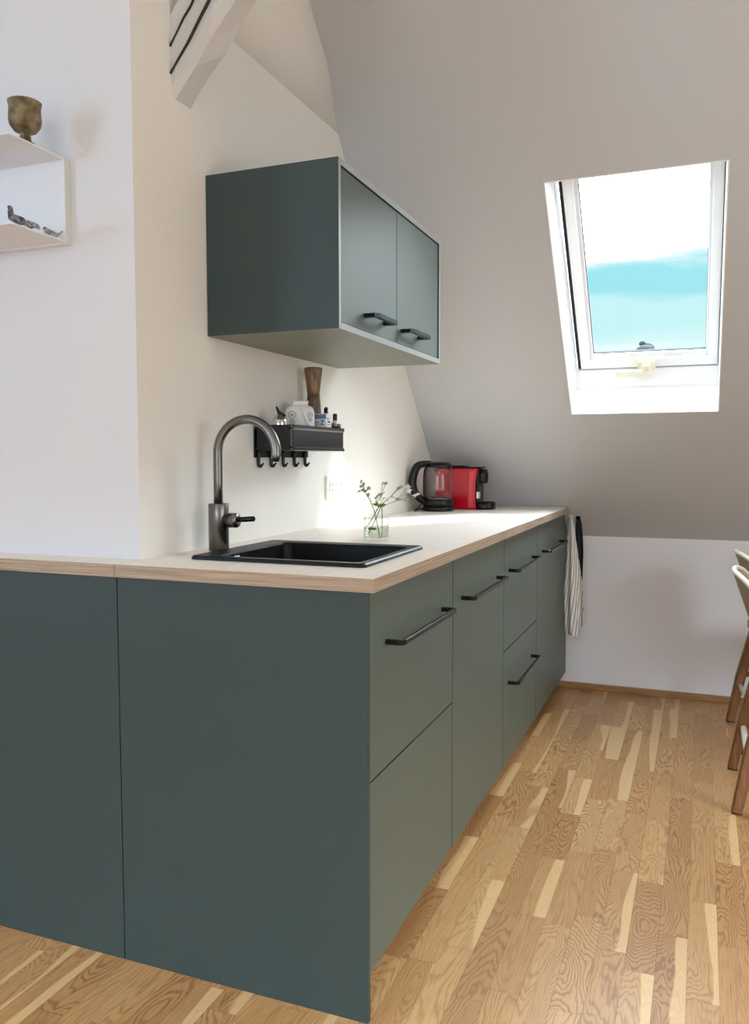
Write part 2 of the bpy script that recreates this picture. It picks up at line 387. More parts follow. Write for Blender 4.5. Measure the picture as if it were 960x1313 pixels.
bm = BM(); box(bm, -3.2, 3.2, -4.0, 2.86, -0.12, 0); struct('floor', bm, M_FLOOR)
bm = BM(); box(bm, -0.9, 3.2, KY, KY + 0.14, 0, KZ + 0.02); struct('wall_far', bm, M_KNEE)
# back wall behind the kitchen: slightly leaning out above z = 2.27
bm = BM()
prism(bm, [(YP, 0), (KY, 0), (KY, KZ - .01), (0.70, slope_z(0.70) + 0.02), (YP, 2.83)], 'x', XW - 0.1, XW)
bm.normal_update()
for f in bm.faces: f.material_index = 1 if abs(f.calc_center_median().y - YP) < .001 else 0
struct('wall_back', bm, [M_WALL, M_PART])
# plaster swelling that carries the upper part of the back wall into the roof
bm = BM()
loft(bm, [[(XW - .01, y_, 2.262), (XW, y_, 2.262), (XW + k_, y_, 2.42), (XW + k_, y_, 2.83), (XW - .01, y_, 2.83)] for y_, k_ in ((.36, .0008), (.55, .008), (.70, .020), (.85, .030), (1.32, .034))], True, True, True)
struct('trim_1', bm, M_WALL)
bm = BM(); box(bm, -3.2, XW - .1, YP, YP + .14, 0, 2.83); struct('wall_partition', bm, M_PART)
# roof slope, a thick slab with the window shaft left open
T_ = 0.16; X0, X1, V1 = 0.064, 0.643, 1.035
vb = -(KY + .16 - ORG.y) / (1 / NN) ; vt = (ORG.y - 0.42) * NN
bm = BM()
sbox(bm, -0.75, X0, vb, vt, 0, T_); sbox(bm, X1, 3.2, vb, vt, 0, T_)
sbox(bm, X0, X1, vb, 0, 0, T_); sbox(bm, X0, X1, V1, vt, 0, T_)
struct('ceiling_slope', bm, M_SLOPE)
bm = BM(); box(bm, -3.2, 3.2, -4.0, 0.72, 2.80, 2.92); struct('ceiling', bm, M_WALL)
def wall_hole(name, axis, pos, thick, a0, a1, h, ha0, ha1, hz0, hz1, m):
    bm = BM()
    def bb(p, q, z0, z1):
        if axis == 'x': box(bm, pos, pos + thick, p, q, z0, z1)
        else: box(bm, p, q, pos, pos + thick, z0, z1)
    bb(a0, ha0, 0, h); bb(ha1, a1, 0, h); bb(ha0, ha1, 0, hz0); bb(ha0, ha1, hz1, h)
    return struct(name, bm, m)
wall_hole('wall_left', 'x', -3.2, -0.15, -4.15, YP, 2.83, -3.5, -2.6, 1.0, 2.2, M_WALL)
wall_hole('wall_rear', 'y', -4.0, -0.15, -3.2, 3.2, 2.83, -0.6, 1.4, 0.9, 2.2, M_WALL)
wall_hole('wall_right', 'x', 3.2, 0.15, -4.15, 2.86, 3.6, -1.4, 0.2, 0.85, 2.15, M_WALL)
# oak skirting in front of the far wall
bm = BM(); box(bm, -0.13, 3.2, KY - 0.014, KY, 0, 0.032, 0.002); struct('baseboard_far', bm, M_SKIRT)

# ------------------------------------------------------------------ roof window
win = bpy.data.objects.new('window_1', None); COL.objects.link(win); win.location = ORG; win['kind'] = 'structure'
bm = BM()   # white lining of the shaft
t = 0.004
sbox(bm, X0 - .0005, X0 + t, 0, V1, -0.001, T_); sbox(bm, X1 - t, X1 + .0005, 0, V1, -0.001, T_)
sbox(bm, X0 + t, X1 - t, -.0005, t, -0.001, T_); sbox(bm, X0 + t, X1 - t, V1 - t, V1 + .0005, -0.001, T_)
obj('shaft_lining', bm, M_WFRAME, win)
def ring(bm, xs, vs_, w0, w1, th, bev=0.002, bottom=True):
    x0, x1 = xs; v0, v1 = vs_; a, b, c, d = th    # widths left right bottom top
    sbox(bm, x0, x0 + a, v0, v1, w0, w1, bev); sbox(bm, x1 - b, x1, v0, v1, w0, w1, bev)
    if bottom: sbox(bm, x0 + a, x1 - b, v0, v0 + c, w0, w1, bev)
    sbox(bm, x0 + a, x1 - b, v1 - d, v1, w0, w1, bev)
bm = BM()
ring(bm, (X0 - .03, X1 + .03), (-.03, 1.09), T_, T_ + .12, (.038, .036, .05, .05), 0.0, False)
# sloping sill of the frame
A = [(0, T_), (.018, T_), (.076, T_ + .038), (.076, T_ + .12), (-.03, T_ + .12), (-.03, T_)]
vsA = [bm.verts.new(SP(X0 + .008, q[0], q[1])) for q in A]; vsB = [bm.verts.new(SP(X1 - .006, q[0], q[1])) for q in A]
for i in range(len(A)): bm.faces.new((vsA[i], vsA[(i + 1) % len(A)], vsB[(i + 1) % len(A)], vsB[i]))
bm.faces.new(list(reversed(vsA))); bm.faces.new(vsB)
obj('window_frame', bm, M_WFRAME, win)
SX0, SX1, SV0, SV1 = 0.094, 0.631, 0.088, 1.02
bm = BM(); ring(bm, (SX0 - .018, SX1 + .008), (SV0 - .012, SV1 + .02), T_ + .052, T_ + .06, (.03, .03, .03, .03), 0)
obj('gasket', bm, M_GASKET, win)
bm = BM(); ring(bm, (SX0, SX1), (SV0, SV1), T_ + .038, T_ + .095, (.035, .031, .036, .05), .003); sash = obj('sash', bm, M_WFRAME, win)
bm = BM(); ring(bm, (SX0 + .035, SX1 - .031), (SV0 + .036, SV1 - .05), T_ + .052, T_ + .075, (.014, .010, .020, .014), .002); obj('glazing_bead', bm, M_WHITE, win)
bm = BM(); ring(bm, (SX0 + .049, SX1 - .041), (SV0 + .056, SV1 - .064), T_ + .064, T_ + .074, (.003, .003, .003, .003), 0); obj('glass_seal', bm, M_GASKET, win)
bm = BM(); sbox(bm, SX0 + .04, SX1 - .035, SV0 + .05, SV1 - .055, T_ + .074, T_ + .078); obj('pane', bm, M_PANE, win)
bm = BM(); sbox(bm, 0.325, 0.392, 0.078, 0.118, T_ + .026, T_ + .038, .003)
sbox(bm, 0.345, 0.372, 0.072, 0.112, T_ + .004, T_ + .030, .004)
sbox(bm, 0.243, 0.372, 0.072, 0.092, T_ - .006, T_ + .006, .004); obj('window_handle', bm, M_CREAM, win)

# light entering by the roof window is sampled through its opening
pd = bpy.data.lights.new('skylight_portal', 'AREA'); pd.shape = 'RECTANGLE'; pd.size = 0.6; pd.size_y = 1.1; pd.cycles.is_portal = True
po = bpy.data.objects.new('skylight_portal', pd); COL.objects.link(po)
po.matrix_world = Matrix.Translation(SP((X0 + X1) / 2, .55, T_ + .13)) @ Matrix((Vector((1, 0, 0)), Vector((0, 0, 0)) + UP, Vector((1, 0, 0)).cross(UP))).transposed().to_4x4()
if (po.matrix_world.to_3x3() @ Vector((0, 0, -1))).dot(OUT) > 0:
    po.matrix_world = po.matrix_world @ Matrix.Rotation(PI, 4, 'X')

# ------------------------------------------------------------------ painted beam coming out of the back wall
bm = BM()
zb, zt = 2.005, 2.19; ln = 0.62; sl = 1.17
nseg = 14; rings = []
for i in range(nseg + 1):
    a = -0.03 + ln * i / nseg
    jig = lambda k: 0.004 * math.sin(i * 1.7 + k * 2.3) + 0.003 * math.sin(i * 3.9 + k)
    x = XW + a; z = a * sl
    ch = 0.016
    rings.append([bm.verts.new(c_) for c_ in ((x, .245 + jig(1) * .5, zt + z + jig(0)), (x, .245 + jig(2) * .5, zb + z + ch + jig(3)),
                  (x, .245 + ch, zb + z + jig(4)), (x, .332 - ch * .6, zb + z - .002 + jig(5)), (x, .332, zb + z + ch), (x, .332, zt + z))])
for a_, b_ in zip(rings[:-1], rings[1:]):
    for i in range(6): bm.faces.new((a_[i], a_[(i + 1) % 6], b_[(i + 1) % 6], b_[i]))
bm.faces.new(rings[0]); bm.faces.new(list(reversed(rings[-1])))
beam = obj('timber_beam', bm, M_BEAM)
tag(beam, 'white painted rough timber beam slanting out of the back wall, dark cracks in it', 'beam'); origin(beam, (XW, .29, 2.1))
def crack(name, pts, wd):
    bm = BM(); L_, R_ = [], []
    for k, (x, z) in enumerate(pts):
        h = wd * math.sin(PI * min(1, max(0.08, k / (len(pts) - 1)))) + .0006
        for lst, s_ in ((L_, 1), (R_, -1)): lst.append(((x - s_ * h * .7), z + s_ * h * .7))
    poly = L_ + R_[::-1]
    prism(bm, poly, 'y', .2385, .247); return obj(name, bm, M_CRACK, beam)
def bp(a, f): return (XW + a, zb + a * sl + f * (zt - zb))
crack('crack', [bp(a, f) for a, f in ((0.0, .28), (.05, .30), (.085, .35), (.12, .39), (.16, .43), (.20, .52), (.26, .56))], .0016)
crack('crack', [bp(a, f) for a, f in ((0.0, .62), (.02, .64), (.04, .68), (.06, .68), (.075, .72))], .0006)

# ------------------------------------------------------------------ worktops
ZT, ZU = 0.908, 0.880
SKX0, SKX1, SKY0, SKY1 = -0.512, -0.075, 0.138, 0.540
bm = BM()
xs = [XW, SKX0 + .02, SKX1 - .02, 0.0]; ye = KY - (ZT - KZ) / SL - .004
ys = [0.0, SKY0 + .02, SKY1 - .02, ye]
for zz in (ZT, ZU):
    G = [[bm.verts.new((x, (y if not (y == ye) else KY - (zz - KZ) / SL - .004), zz)) for y in ys] for x in xs]
    for i in range(3):
        for j in range(3):
            if i == 1 and j == 1: continue
            f = bm.faces.new((G[i][j], G[i + 1][j], G[i + 1][j + 1], G[i][j + 1]))
    if zz == ZT: GT = G
    else: GB = G
def side(path, mi):
    for (i, j), (k, l) in zip(path[:-1], path[1:]):
        f = bm.faces.new((GT[i][j], GT[k][l], GB[k][l], GB[i][j])); f.material_index = mi
side([(0, 0), (1, 0), (2, 0), (3, 0)], 1); side([(3, 0), (3, 1), (3, 2), (3, 3)], 1)
side([(3, 3), (2, 3), (1, 3), (0, 3)], 1); side([(0, 3), (0, 2), (0, 1), (0, 0)], 1)
side([(1, 1), (2, 1), (2, 2), (1, 2), (1, 1)], 1)
wt = obj('worktop', bm, [M_TOP, M_EDGE]); tag(wt, 'long pale laminate worktop with wood edge holding the sink and kettle', 'worktop'); origin(wt, (-.3, 1.2, ZU))
bm = BM(); box(bm, -1.9, XW - .0015, 0.0, YP, ZU, ZT)
for f in bm.faces: f.material_index = 0 if f.normal.z > .5 or (f.calc_center_median().z > ZT - .001) else 1
lt = obj('worktop_ledge', bm, [M_TOP, M_EDGE]); tag(lt, 'narrow worktop ledge with wood edge running along the foot of the bluish partition wall', 'worktop'); origin(lt, (-1.2, .045, ZU))

# ------------------------------------------------------------------ end panels
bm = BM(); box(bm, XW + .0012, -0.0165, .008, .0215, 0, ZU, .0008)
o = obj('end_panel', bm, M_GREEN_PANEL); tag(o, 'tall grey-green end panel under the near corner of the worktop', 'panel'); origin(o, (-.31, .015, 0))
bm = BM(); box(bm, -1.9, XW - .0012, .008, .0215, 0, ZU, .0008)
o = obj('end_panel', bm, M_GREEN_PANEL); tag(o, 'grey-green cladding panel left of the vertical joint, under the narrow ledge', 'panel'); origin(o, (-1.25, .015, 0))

# ------------------------------------------------------------------ base cabinets
XF = -0.023; FT = 0.018; ZB = 0.083
def handle(parent, y0, y1, z, xb=XF, reach=.036, r=.0056, flat=False):
    bm = BM(); c = .008
    pts = [(xb, y0, z), (xb + reach - c, y0, z), (xb + reach - c * .3, y0 + c * .3, z), (xb + reach, y0 + c, z)]
    pts += [(xb + reach, y1 - c, z), (xb + reach - c * .3, y1 - c * .3, z), (xb + reach - c, y1, z), (xb, y1, z)]
    k = .72; sec = [(1, k), (k, 1), (-k, 1), (-1, k), (-1, -k), (-k, -1), (k, -1), (1, -k)]
    tube(bm, pts, r, shape=sec, smooth=False)
    return obj('handle', bm, M_BAR, parent, label='black bar handle')
M_GAPSHADE = mat('door_gap_shade', (36, 41, 39), 0.6)  # shade of the gaps between doors and drawers, put into their edge colour
def shade_edges(bm):
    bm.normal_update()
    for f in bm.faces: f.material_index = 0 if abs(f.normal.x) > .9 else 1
def front(parent, name, y0, y1, z0, z1, hy=None, hz=.757):
    bm = BM(); box(bm, XF - FT, XF, y0 + .002, y1 - .002, z0 + .002, z1 - .002, .0010)
    shade_edges(bm); f = obj(name, bm, [M_GREEN, M_GAPSHADE], parent)
    if hy: handle(f, hy[0], hy[1], hz)
    return f
YS = [.0235, .631, 1.243, 1.845, 2.638]
def base(label, i, top=True):
    y0, y1 = YS[i], YS[i + 1]
    t_ = thing('base_cabinet', label, 'cabinet', (-.32, (y0 + y1) / 2, 0), 0, 'base cabinets under the worktop')
    bm = BM()
    xa, xb = XW + .008, XF - FT - .001; s_ = .016
    if i < 3:
        box(bm, xa, xb, y0, y0 + s_, ZB, ZU); box(bm, xa, xb, y1 - s_, y1, ZB, ZU)
        box(bm, xa, xb, y0 + s_, y1 - s_, ZB, ZB + s_); box(bm, xa, xa + .008, y0 + s_, y1 - s_, ZB + s_, ZU)
    else:
        def pr(a, b): return [(a, ZB), (b, ZB), (b, min(ZU, slope_z(b) - .006)), (min(b, KY - (ZU - KZ) / SL - .006), ZU) if b > 2.5 else (b, ZU), (a, ZU)]
        prism(bm, [(y0, ZB), (y1, ZB), (y1, slope_z(y1) - .006), (KY - (ZU - KZ) / SL - .006, ZU), (y0, ZU)], 'x', xa, xb)
    obj('carcass', bm, M_GREEN_PANEL, t_)
    bm = BM(); box(bm, XF - .075, XF - .060, y0, y1, 0, ZB); obj('plinth', bm, M_PLINTH, t_)
    return t_
c1 = base('nearest base cabinet with two drawer fronts, beside the end panel', 0)
front(c1, 'drawer_front', YS[0], YS[1], .487, ZU - .006, (.130, .530)); front(c1, 'drawer_front', YS[0], YS[1], ZB, .487)
c2 = base('base cabinet with one full-height door, second from the camera', 1)
front(c2, 'door', YS[1], YS[2], ZB, ZU - .006, (.716, 1.136))
c3 = base('base cabinet with two drawers and two black bar handles', 2)
front(c3, 'drawer_front', YS[2], YS[3], .487, ZU - .006, (1.316, 1.730)); front(c3, 'drawer_front', YS[2], YS[3], ZB, .487, (1.318, 1.735), .366)
c4 = base('farthest base cabinet, its single door cut off under the roof slope', 3)
bm = BM(); prism(bm, [(YS[3] + .002, ZB), (YS[4], ZB), (YS[4], slope_z(YS[4]) - .006), (KY - (ZU - KZ) / SL - .010, ZU - .006), (YS[3] + .002, ZU - .006)], 'x', XF - FT, XF)
shade_edges(bm); d4 = obj('door', bm, [M_GREEN, M_GAPSHADE], c4); handle(d4, 1.945, 2.390, .757)

# ------------------------------------------------------------------ wall cabinet
WY0, WY1, WX, WZ0, WZ1 = .385, 1.217, -.2415, 1.456, 1.8635
wc = thing('wall_cabinet', 'grey-green two-door wall cabinet hung above the black rack', 'cabinet', (XW, (WY0 + WY1) / 2, WZ0))
bm = BM(); s_ = .016
box(bm, XW + .002, WX, WY0, WY0 + .013, WZ0, WZ1, .0008); box(bm, XW + .002, WX, WY1 - .013, WY1, WZ0, WZ1, .0008)
box(bm, XW + .002, WX, WY0 + .013, WY1 - .013, WZ0, WZ0 + s_, .0008); box(bm, XW + .002, WX, WY0 + .013, WY1 - .013, WZ1 - s_, WZ1, .0008)
box(bm, XW + .002, XW + .01, WY0 + .013, WY1 - .013, WZ0 + s_, WZ1 - s_)
for f in bm.faces: f.material_index = 1 if (f.calc_center_median().x > WX - .0005) else (2 if f.calc_center_median().z < WZ0 + .0008 else 0)
obj('carcass', bm, [M_GREEN_PANEL, M_FRONTEDGE, M_UNDERLIT], wc)
ymid = .804
def wdoor(y0, y1, h0, h1):
    bm = BM(); box(bm, WX - .022, WX - .004, y0 + .0015, y1 - .0015, WZ0 + s_ + .002, WZ1 - s_ - .002, .0008)
    d = obj('door', bm, M_GREEN, wc)
    bm = BM(); xb = WX - .004
    tube(bm, [(xb, h0, 1.513), (xb + .030, h0, 1.513), (xb + .034, h0 + .004, 1.513), (xb + .034, h1 - .004, 1.513), (xb + .030, h1, 1.513), (xb, h1, 1.513)], .0052,
         shape=[(1, 1.5), (-1, 1.5), (-1, -1.5), (1, -1.5)], smooth=False)
    obj('handle', bm, M_BAR, d, label='short flat black handle')
wdoor(WY0 + .014, ymid, .560, .700); wdoor(ymid, WY1 - .014, .845, 1.000)

# ------------------------------------------------------------------ sink and tap
sk = thing('sink', 'black composite sink set into the worktop beside the tap', 'sink', ((SKX0 + SKX1) / 2, (SKY0 + SKY1) / 2, ZT))
def rrect(x0, x1, y0, y1, r, n=5):
    o_ = []
    for cx_, cy_, a0 in ((x1 - r, y1 - r, 0), (x0 + r, y1 - r, PI / 2), (x0 + r, y0 + r, PI), (x1 - r, y0 + r, 1.5 * PI)):
        for k in range(n + 1):
            a = a0 + PI / 2 * k / n; o_.append((cx_ + r * math.cos(a), cy_ + r * math.sin(a)))
    return o_
def L3(poly, z): return [(a, b, z) for a, b in poly]
BX0, BX1, BY0, BY1 = SKX0 + .055, SKX1 - .030, SKY0 + .040, SKY1 - .034
bm = BM()
loft(bm, [L3(rrect(SKX0, SKX1, SKY0, SKY1, .012), ZT + .0003), L3(rrect(SKX0, SKX1, SKY0, SKY1, .012), ZT + .006), L3(rrect(SKX0 + .003, SKX1 - .003, SKY0 + .003, SKY1 - .003, .011), ZT + .009),
          L3(rrect(BX0 - .004, BX1 + .004, BY0 - .004, BY1 + .004, .022), ZT + .007), L3(rrect(BX0, BX1, BY0, BY1, .02), ZT + .003), L3(rrect(BX0, BX1, BY0, BY1, .02), ZT - .001)])
obj('rim', bm, M_SINK, sk)
bm = BM()
loft(bm, [L3(rrect(BX0, BX1, BY0, BY1, .02), ZT - .001), L3(rrect(BX0 + .006, BX1 - .006, BY0 + .006, BY1 - .006, .03), ZT - .16),
          L3(rrect(BX0 + .03, BX1 - .03, BY0 + .03, BY1 - .03, .02), ZT - .175)], cap1=True)
obj('bowl', bm, M_SINK, sk)
bm = BM(); lathe(bm, [(.042, ZT - .1748), (.042, ZT - .172), (.034, ZT - .171), (.03, ZT - .173), (.001, ZT - .173)], ((BX0 + BX1) / 2, (BY0 + BY1) / 2, 0), 28); obj('drain', bm, M_CHROME, sk)
bm = BM(); lathe(bm, [(.0065, ZT + .007), (.0065, ZT + .011), (.004, ZT + .012)], (-.398, .158, 0), 16); obj('overflow_knob', bm, M_CHROME, sk, label='small chrome knob')

FX, FY = -.5485, .322
tp = thing('kitchen_tap', 'tall swan-neck brushed steel tap standing behind the sink', 'tap', (FX, FY, ZT))
bm = BM(); lathe(bm, [(.0255, ZT + .0003), (.0255, ZT + .118), (.0245, ZT + .1195), (.012, ZT + .1195)], (FX, FY, 0), 36)
obj('tap_body', bm, M_STEEL, tp)
bm = BM(); RR = .083; zc = ZT + .246
pts = [(FX, FY, ZT + .118), (FX, FY, ZT + .17), (FX, FY, zc - .02)]
for k in range(0, 25):
    a = PI - (PI * 1.06) * k / 24
    pts.append((FX + RR + RR * math.cos(a), FY, zc + RR * math.sin(a)))
rad = [.0115] * (len(pts) - 6) + [.0117, .012, .0122, .0124, .0126, .0126]
tube(bm, pts, rad, 20); obj('spout', bm, M_STEEL, tp)
tipx = pts[-1][0]; tipz = pts[-1][2]
bm = BM(); lathe(bm, [(.0095, tipz - .006), (.0095, tipz + .001)], (tipx - .0005, FY, 0), 20); obj('aerator', bm, M_BLACK, tp)
bm = BM(); lathe(bm, [(.014, .0), (.014, .014), (.0185, .015), (.0185, .034), (.0165, .038), (.008, .039)], (FX + .020, FY - .004, ZT + .078), 28, 'x'); obj('valve_knob', bm, M_STEEL, tp)
bm = BM(); tube(bm, [(FX + .056, FY - .004, ZT + .080), (FX + .070, FY - .006, ZT + .081), (FX + .108, FY - .012, ZT + .084)], [.0062, .0066, .0066], 14); obj('lever', bm, M_BLACK, tp, label='black lever')

# ------------------------------------------------------------------ black rack on the back wall
RY0, RY1, RX0, RX1, RZ0, RZ1 = .612, .985, XW + .004, -.487, 1.163, 1.236
rk = thing('wall_rack', 'black metal storage rack on the back wall with a row of hooks', 'rack', (XW, (RY0 + RY1) / 2, RZ0))
bm = BM()
O_ = lambda d, z: L3(rrect(RX0 + d, RX1 - d, RY0 + d, RY1 - d, .010), z)
loft(bm, [O_(.001, RZ0), O_(0, RZ0 + .001), O_(0, RZ0 + .007), O_(.003, RZ0 + .011), O_(.003, RZ1 - .014), O_(0, RZ1 - .009), O_(0, RZ1 - .001), O_(.001, RZ1), O_(.0035, RZ1),
          O_(.006, RZ1 - .004), O_(.006, RZ0 + .004)], cap0=True, cap1=True)
obj('tray', bm, M_GREYTRAY, rk)
bm = BM(); box(bm, XW + .0005, XW + .0038, RY0 + .005, RY1 - .02, RZ0 - .020, RZ1 - .01, .001); obj('wall_rail', bm, M_BLACK, rk)
for k in range(5):
    y = .634 + .0755 * k
    bm = BM(); pts = [(XW + .007, y, RZ0 + .002), (XW + .007, y, RZ0 - .030), (XW + .0075, y, RZ0 - .040), (XW + .010, y, RZ0 - .045), (XW + .016, y, RZ0 - .043), (XW + .023, y, RZ0 - .036)]
    tube(bm, smoothpath(pts, 4), [.0050] * 17 + [.0034, .003, .0028, .0026], 10); obj('hook', bm, M_BLACK, rk)

# things standing in the rack
ZR = RZ0 + .0045
mx_, my_ = -.562, .905
ml = thing('pepper_mill', 'tall waisted wooden pepper mill standing in the rack behind the white bottle', 'pepper mill', (mx_, my_, ZR))
bm = BM(); lathe(bm, [(.027, ZR), (.028, ZR + .01), (.0255, ZR + .10), (.022, ZR + .15), (.0195, ZR + .1735)], (mx_, my_, 0), 32); obj('mill_body', bm, M_MILLBODY, ml)
bm = BM(); lathe(bm, [(.019, ZR + .174), (.020, ZR + .180), (.0245, ZR + .22), (.029, ZR + .252), (.0285, ZR + .257), (.024, ZR + .2585)], (mx_, my_, 0), 32); obj('mill_head', bm, M_MILLTOP, ml)

bx_, by_ = -.551, .785
wb = thing('white_bottle', 'squat white plastic bottle with handle and small blue print, middle of the rack', 'bottle', (bx_, by_, ZR), -1.11)
bm = BM()
def oval(cx_, cy_, rx, ry, z, n=28, pw=2.6):
    o_ = []
    for i in range(n):
        a = 2 * PI * i / n; c_, s2 = math.cos(a), math.sin(a)
        o_.append((cx_ + rx * math.copysign(abs(c_) ** (2 / pw), c_), cy_ + ry * math.copysign(abs(s2) ** (2 / pw), s2), z))
    return o_
# wide body facing the room, tilted to the handle side
loft(bm, [oval(bx_, by_, .024, .043, ZR, 40, 4), oval(bx_, by_, .026, .045, ZR + .006, 40, 4), oval(bx_, by_, .026, .045, ZR + .085, 40, 4), oval(bx_, by_ + .001, .026, .044, ZR + .112, 40, 4), oval(bx_, by_ + .001, .023, .039, ZR + .126, 40, 4),
          oval(bx_, by_ + .002, .018, .028, ZR + .132, 40, 3), oval(bx_, by_ + .002, .014, .018, ZR + .136, 40, 3)], True, True, True)
obj('bottle_body', bm, M_PLASTIC, wb)
bm = BM(); box(bm, bx_ - .013, bx_ + .015, by_ - .022, by_ + .024, ZR + .133, ZR + .146, .003)
vs = [v for v in bm.verts]
for v in vs: v.co.y += (v.co.z - ZR - .133) * .35
obj('cap', bm, M_PLASTIC, wb)
bm = BM(); tube(bm, smoothpath([(bx_ + .024, by_ + .006, ZR + .122), (bx_ + .027, by_ + .012, ZR + .108), (bx_ + .0275, by_ + .017, ZR + .095), (bx_ + .0275, by_ + .024, ZR + .080), (bx_ + .026, by_ + .032, ZR + .068)], 6), .0042, 10); obj('grip', bm, M_WHITE, wb)
def mark_ring(bm, c, r, th, nx):
    """flat ring facing +x"""
    n = 24; a_, b_ = [], []
    for i in range(n):
        a = 2 * PI * i / n; a_.append(bm.verts.new((nx, c[0] + r * math.cos(a), c[1] + r * math.sin(a)))); b_.append(bm.verts.new((nx, c[0] + (r - th) * math.cos(a), c[1] + (r - th) * math.sin(a))))
    for i in range(n): bm.faces.new((a_[i], a_[(i + 1) % n], b_[(i + 1) % n], b_[i]))
def bars(bm, items, nx, t=.0006):
    for y0, y1, z0, z1 in items: box(bm, nx - t, nx, y0, y1, z0, z1)
def label_marks(yc, zc, nx, s):
    bm = BM()
    n0 = len(bm.verts)
    mark_ring(bm, (yc, zc), .016 * s, .0022 * s, nx)
    # monogram H in the ring and illegible text lines below
    bars(bm, [(yc - .006 * s, yc - .003 * s, zc - .006 * s, zc + .006 * s), (yc + .003 * s, yc + .006 * s, zc - .006 * s, zc + .006 * s), (yc - .003 * s, yc + .003 * s, zc - .0013 * s, zc + .0013 * s),
              (yc - .009 * s, yc + .009 * s, zc - .0245 * s, zc - .021 * s), (yc - .013 * s, yc + .013 * s, zc - .0315 * s, zc - .0295 * s), (yc - .010 * s, yc + .010 * s, zc - .037 * s, zc - .035 * s)], nx)
    return bm
bm = label_marks(by_ - .022, ZR + .103, bx_ + .0268, .72); obj('printed_mark', bm, M_LABELBLUE, wb, label='blue round mark with text lines')
bm = label_marks(by_ + .032, ZR + .103, bx_ + .0268, .5); obj('printed_mark', bm, M_LABELBLUE, wb, label='second smaller blue round mark')

sx_, sy_ = -.548, .650
cr = thing('salt_shaker', 'small chrome pouring shaker with a dark spout, left end of the rack', 'shaker', (sx_, sy_, ZR))
bm = BM(); lathe(bm, [(.019, ZR), (.0205, ZR + .004), (.0205, ZR + .062), (.019, ZR + .066)], (sx_, sy_, 0), 28); obj('shaker_glass', bm, M_KETGLASS, cr)
bm = BM(); lathe(bm, [(.0215, ZR + .062), (.0220, ZR + .066), (.0215, ZR + .080), (.018, ZR + .090), (.010, ZR + .098), (.005, ZR + .104)], (sx_, sy_, 0), 28); obj('shaker_cap', bm, M_CHROME, cr)
bm = BM(); tube(bm, [(sx_ + .016, sy_ + .006, ZR + .094), (sx_, sy_ - .004, ZR + .106), (sx_ - .004, sy_ - .010, ZR + .121)], [.0055, .005, .003], 10); obj('pouring_flap', bm, M_BLACK, cr)

qx, qy = -.523, .893
bxx = thing('small_carton', 'small white carton with blue band and lettering, right of the wooden mill', 'box', (qx, qy, ZR))
bm = BM(); box(bm, qx - .020, qx + .020, qy - .020, qy + .020, ZR, ZR + .112, .001); obj('carton', bm, M_WHITE, bxx)
bm = BM(); fy_ = qy - .0203
box(bm, qx - .0195, qx + .0195, fy_, fy_ + .0006, ZR + .096, ZR + .110)
obj('blue_band', bm, M_BOXBLUE, bxx, label='blue printed band')
bm = BM(); x0_ = qx + .000; z0 = ZR + .076
box(bm, x0_, x0_ + .012, fy_, fy_ + .0006, z0 + .013, z0 + .016); box(bm, x0_, x0_ + .012, fy_, fy_ + .0006, z0, z0 + .003)
prism(bm, [(x0_, z0 + .003), (x0_ + .004, z0 + .003), (x0_ + .012, z0 + .013), (x0_ + .008, z0 + .013)], 'y', fy_, fy_ + .0006)
for a_ in (0, .005, .010): box(bm, qx - .017, qx - .005, fy_, fy_ + .0006, z0 + a_, z0 + a_ + .002)
bars(bm, [(qy - .014, qy - .002, ZR + .094, ZR + .098), (qy - .010, qy + .008, ZR + .084, ZR + .090), (qy - .014, qy + .004, ZR + .078, ZR + .080)], qx + .0205)
obj('lettering', bm, M_LABELBLUE, bxx)
for k, (ax, ay, h, lab, cc) in enumerate(((-.535, .940, .126, 'small bottle with red and black cap standing behind the little carton', (150, 50, 50)), (-.515, .966, .116, 'tiny white bottle with dark cap at the right end of the rack', (40, 36, 40)))):
    b_ = thing('spice_bottle', lab, 'bottle', (ax, ay, ZR), 0, 'spice bottles in the rack')
    bm = BM(); lathe(bm, [(.011, ZR), (.0125, ZR + .003), (.0125, ZR + h * .72), (.006, ZR + h * .82)], (ax, ay, 0), 20); obj('bottle_body', bm, M_PLASTIC, b_)
    bm = BM(); lathe(bm, [(.0068, ZR + h * .82), (.0072, ZR + h * .90), (.0066, ZR + h)], (ax, ay, 0), 16)
    obj('cap', bm, mat('cap_%d' % k, cc, .4), b_)
    if k == 0:
        bm = BM(); tube(bm, [(ax + .004, ay - .014, ZR + h - .006), (ax, ay, ZR + h + .003), (ax - .002, ay + .008, ZR + h + .006)], [.004, .007, .006], 10); obj('flip_top', bm, M_BLACK, b_)
for k, (ax, ay, lab) in enumerate(((-.503, .932, 'little grey jar at the front edge of the rack, nearer the carton'), (-.503, .962, 'little grey jar in the right front corner of the rack'))):
    b_ = thing('small_jar', lab, 'jar', (ax, ay, ZR), 0, 'little jars in the rack')
    bm = BM(); lathe(bm, [(.0085, ZR), (.009, ZR + .002), (.009, ZR + .070)], (ax, ay, 0), 18); obj('jar_body', bm, mat('jar_grey', (120, 116, 110), .4), b_)
    bm = BM(); lathe(bm, [(.0095, ZR + .0702), (.0095, ZR + .082), (.008, ZR + .083)], (ax, ay, 0), 18); obj('lid', bm, M_STEEL, b_)

